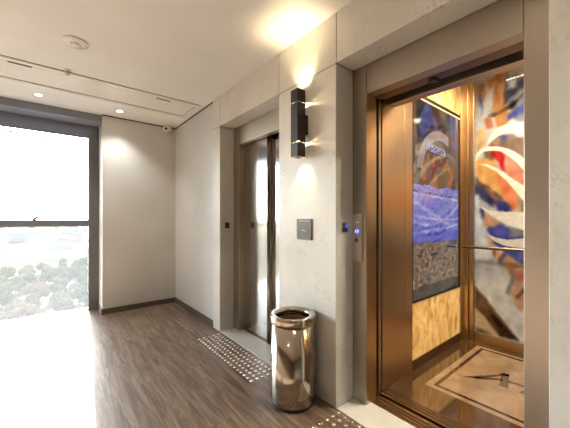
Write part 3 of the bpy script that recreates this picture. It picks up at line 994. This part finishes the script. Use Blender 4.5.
def picture(x, z):
    """what the screen shows: dark sky, blue lake with pale ripples, stony shore"""
    e = 0.02 * N(Vector((x * 5, z * 5, 1.0)))
    f1 = N(Vector((x * 16, z * 30, 4.0)))
    f2 = 0.6 * N(Vector((x * 20, z * 30, 9.0))) + 0.5 * N(Vector((x * 44, z * 66, 19.0)))
    if z > 1.6 + e:
        t_ = N(Vector((x * 3.2, z * 2.4, 12.0)))
        c = (44, 40, 40)
        if t_ > 0.12: c = (58, 60, 104)
        elif t_ < -0.18: c = (92, 66, 48)
        if z < 1.9:
            q = N(Vector((x * 9, z * 9, 2.0)))
            c = (128, 84, 56) if q > 0.05 else (74, 64, 60)
            if f2 > 0.5: c = (150, 138, 124)
        r_ = math.hypot((x - 2.95) * 0.9, z - 1.72)
        if 0.33 < r_ < 0.42 and x < 3.12 and z > 1.75: c = (124, 116, 116)
        # row of bright specks
        if abs(z - (1.965 - 0.05 * (x - 2.6))) < 0.035 and 2.66 < x < 3.05 and N(Vector((x * 40, z * 50, 5.0))) > -0.1: c = (120, 126, 170)
        return c
    if z > 1.09 + e:
        lo = min(1.0, max(0.0, (1.5 - z) / 0.3))
        c = [118 - 46 * lo + 22 * f1, 118 - 40 * lo + 22 * f1, 180 - 12 * lo + 16 * f1]
        wv = 0.0
        for x0_, z0_, sl, cu, wd in ((2.42, 1.45, -0.30, 0.02, 0.022), (2.80, 1.25, 0.10, 0.45, 0.02), (2.45, 1.52, -0.03, 0.0, 0.012), (2.45, 1.18, 0.04, 0.03, 0.018), (2.42, 1.33, -0.12, 0.1, 0.014)):
            dz = (z - (z0_ + sl * (x - x0_) + cu * (x - x0_) ** 2)) / (wd * (1 + 0.6 * f1))
            wv = max(wv, math.exp(-dz * dz) * (0.42 + 0.5 * N(Vector((x * 7, z0_ * 20, 6.0)))))
        wv = min(0.8, max(0.0, wv))
        c = [c[0] + (196 - c[0]) * wv, c[1] + (194 - c[1]) * wv, c[2] + (214 - c[2]) * wv]
        if abs(z - 1.545 + 0.03 * (x - 2.4)) < 0.010 and f1 > 0.0: c = (96, 84, 84)
        return c
    if z > 0.70 + 2 * e:
        c = (112 + 62 * f2 + 30 * f1, 96 + 58 * f2 + 24 * f1, 82 + 56 * f2 + 16 * f1)
        if f2 > 0.5: c = (160, 148, 132)
        if f2 < -0.42: c = (60, 52, 46)
        if z > 0.96 and N(Vector((x * 6, z * 9, 20.0))) > 0.2: c = (50, 52, 72)
        return [min(235, max(8, v)) for v in c]
    return (62, 58, 54) if z > 0.60 else (40, 37, 34)

sx0, sx1, sz0, sz1 = 2.418, 3.43, 0.575, 2.405
fr = ring(MB(), 0, 0, 0, 0, 0, 0, 0) if False else MB()
fr.box(sx0, sx1, 1.264, CY1, sz0, sz1)
scr = fr.build('screen', M['black'], cb, 0.002)
sp_ = bpy.data.objects.new('tmp', None)
pic = colour_grid('display', 'Y', 1.260, sx0 + 0.004, sx1 - 0.075, sz0 + 0.02, sz1 - 0.05, 190, 360, picture, M['screen'], cb, 0.006)
pic.parent = scr
pic.location = (0, 0, 0)
bpy.data.objects.remove(sp_)
MB().box(sx0 + 0.01, sx1 - 0.03, 1.255, 1.264, sz1 - 0.05, sz1 - 0.041).build('light_strip', M['led'], scr)
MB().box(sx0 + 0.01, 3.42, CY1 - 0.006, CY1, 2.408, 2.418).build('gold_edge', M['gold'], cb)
# cabin lamps: a row of small points and two round lights
for i in range(6):
    MB().cyl((2.98, 1.02 - 0.034 * i, CZ - 0.004), 0.010, 0.004, n=16).build('led_point', M['led_dot'], cb)
for (x, y) in ((2.5, 0.2), (2.95, 0.2), (2.7, 0.75)):
    MB().cyl((x, y, CZ - 0.006), 0.06, 0.006).build('cabin_light', M['lamp'], cb)
    l = bpy.data.lights.new('cabin_lamp', 'SPOT')
    l.energy = 56.0
    l.color = (1.0, 0.87, 0.66)
    l.spot_size = R(165)
    l.spot_blend = 0.8
    l.shadow_soft_size = 0.05
    o = bpy.data.objects.new('cabin_lamp', l)
    o.location = Vector((x, y, CZ - 0.02)) - Vector(cb.location)
    o.parent = cb
    COL.objects.link(o)

# ------------------------------------------------------------------ wall lamp between the elevators
wx0, wx1, wy0, wy1, wz0, wz1 = 1.425, 1.503, 1.622, 1.700, 1.767, 2.268
wl = empty('wall_sconce', (XW, 1.66, 2.02), 'slim black box wall sconce throwing light up and down the stone pier', 'wall lamp')
def sleeve(z0, z1, t=0.004):
    m = MB()
    m.box(wx0, wx1, wy0, wy0 + t, z0, z1).box(wx0, wx1, wy1 - t, wy1, z0, z1)
    m.box(wx0, wx0 + t, wy0 + t, wy1 - t, z0, z1).box(wx1 - t, wx1, wy0 + t, wy1 - t, z0, z1)
    return m
zs1, zs2 = 2.172, 1.872
sleeve(zs1 + 0.004, wz1).build('upper_shade', M['lampblack'], wl, 0.001)
sleeve(wz0, zs2 - 0.004).build('lower_shade', M['lampblack'], wl, 0.001)
mid = sleeve(zs2 + 0.004, zs1 - 0.004)
mid.box(wx0 + 0.004, wx1 - 0.004, wy0 + 0.004, wy1 - 0.004, zs1 - 0.016, zs1 - 0.010).box(wx0 + 0.004, wx1 - 0.004, wy0 + 0.004, wy1 - 0.004, zs2 + 0.010, zs2 + 0.016)
for (cx, cy) in ((wx0 + 0.008, wy0 + 0.008), (wx0 + 0.008, wy1 - 0.008), (wx1 - 0.008, wy0 + 0.008), (wx1 - 0.008, wy1 - 0.008)):
    for z in (zs1, zs2):
        mid.cyl((cx, cy, z - 0.012), 0.0025, 0.024, n=8)
mid.build('body', M['lampblack'], wl, 0.001)
MB().box(wx1, XW, 1.626, 1.696, 1.94, 2.085).build('wall_mount', M['lampblack'], wl, 0.002)
cxm, cym = (wx0 + wx1) / 2, (wy0 + wy1) / 2
for z, nm in ((zs1, 'bulb'), (zs2, 'bulb')):
    MB().lathe([(0.004, z - 0.006), (0.011, z - 0.004), (0.011, z + 0.004), (0.004, z + 0.006)], (cxm, cym, 0), n=16).build(nm, M['slit'], wl)
    l = bpy.data.lights.new('sconce_lamp', 'POINT')
    l.energy = 2.6
    l.color = (1.0, 0.74, 0.44)
    l.shadow_soft_size = 0.012
    o = bpy.data.objects.new('sconce_lamp', l)
    o.location = Vector((cxm, cym, z)) - Vector(wl.location)
    o.parent = wl
    COL.objects.link(o)

for z, sgn, e in ((2.214, 1, 9.5), (1.838, -1, 5.5)):
    l = bpy.data.lights.new('sconce_lamp', 'SPOT')
    l.energy = e
    l.color = (1.0, 0.72, 0.42)
    l.spot_size = R(100)
    l.spot_blend = 1.0
    l.shadow_soft_size = 0.02
    o = bpy.data.objects.new('sconce_lamp', l)
    o.location = Vector((cxm, cym, z)) - Vector(wl.location)
    o.rotation_euler = (R(180) if sgn > 0 else 0, 0, 0)
    o.parent = wl
    COL.objects.link(o)

# touch plate on the pier
tp = empty('wall_plate', (XW, 1.662, 1.22), 'square grey call plate on the stone pier under the black sconce', 'call panel')
MB().box(XW - 0.012, XW, 1.578, 1.745, 1.142, 1.30).build('face_plate', M['grey'], tp, 0.003)
ps = MB()
ps.box(XW - 0.0128, XW - 0.0118, 1.655, 1.672, 1.209, 1.213).box(XW - 0.0128, XW - 0.0118, 1.672, 1.676, 1.209, 1.219).box(XW - 0.0128, XW - 0.0118, 1.642, 1.650, 1.209, 1.213)
ps.build('touch_mark', M['white'], tp)
MB().box(XW - 0.0128, XW - 0.0118, 1.60, 1.715, 1.283, 1.286).build('top_line', M['white'], tp)

# ------------------------------------------------------------------ trash bin
bx, by = 1.366, 1.607
tb = empty('trash_bin', (bx, by, 0), 'round polished steel trash bin with open ring lid standing between the elevators', 'trash bin')
MB().lathe([(0.150, 0.0), (0.155, 0.004), (0.156, 0.022), (0.150, 0.024)], (bx, by, 0), n=64).build('base_ring', M['black'], tb)
MB().lathe([(0.150, 0.02), (0.1565, 0.022), (0.1575, 0.03), (0.1575, 0.585), (0.150, 0.585), (0.146, 0.03), (0.05, 0.026)], (bx, by, 0), n=72).build('body', M['steel_bin'], tb)
MB().lathe([(0.1575, 0.572), (0.1665, 0.574), (0.1675, 0.58), (0.1675, 0.615), (0.164, 0.624), (0.156, 0.627), (0.128, 0.621), (0.121, 0.617), (0.117, 0.606), (0.117, 0.588), (0.1575, 0.583)],
           (bx, by, 0), n=72, close=True).build('lid_ring', M['steel_bin'], tb)
MB().lathe([(0.128, 0.06), (0.13, 0.56), (0.126, 0.575), (0.122, 0.56), (0.12, 0.07), (0.02, 0.066)], (bx, by, 0), n=48).build('inner_bucket', M['bronze_dark'], tb)

# ------------------------------------------------------------------ tactile studs
sb = MB().lathe([(0.0155, 0.0), (0.0155, 0.0015), (0.012, 0.0045), (0.006, 0.006), (0.001, 0.0063)], n=16)
bmesh.ops.recalc_face_normals(sb.bm, faces=sb.bm.faces[:])
sme = bpy.data.meshes.new('tactile_stud')
sb.bm.to_mesh(sme); sb.bm.free()
sme.materials.append(M['stud'])
def studs(xs, y0, dy, ny, label, group):
    for iy in range(ny):
        for x in xs:
            o = bpy.data.objects.new('tactile_stud', sme)
            o.location = (x, y0 - dy * iy, 0.0)
            COL.objects.link(o)
            tag(o, label, 'tactile stud', group)
studs([1.268 + 0.0555 * i for i in range(5)], 3.043, 0.0549, 20, 'round steel tactile stud in the floor strip before the closed elevator', 'tactile studs before the closed elevator')
studs([1.514 - 0.0555 * i for i in range(5)][::-1], 1.307, 0.0553, 20, 'round steel tactile stud in the floor strip before the open elevator', 'tactile studs before the open elevator')
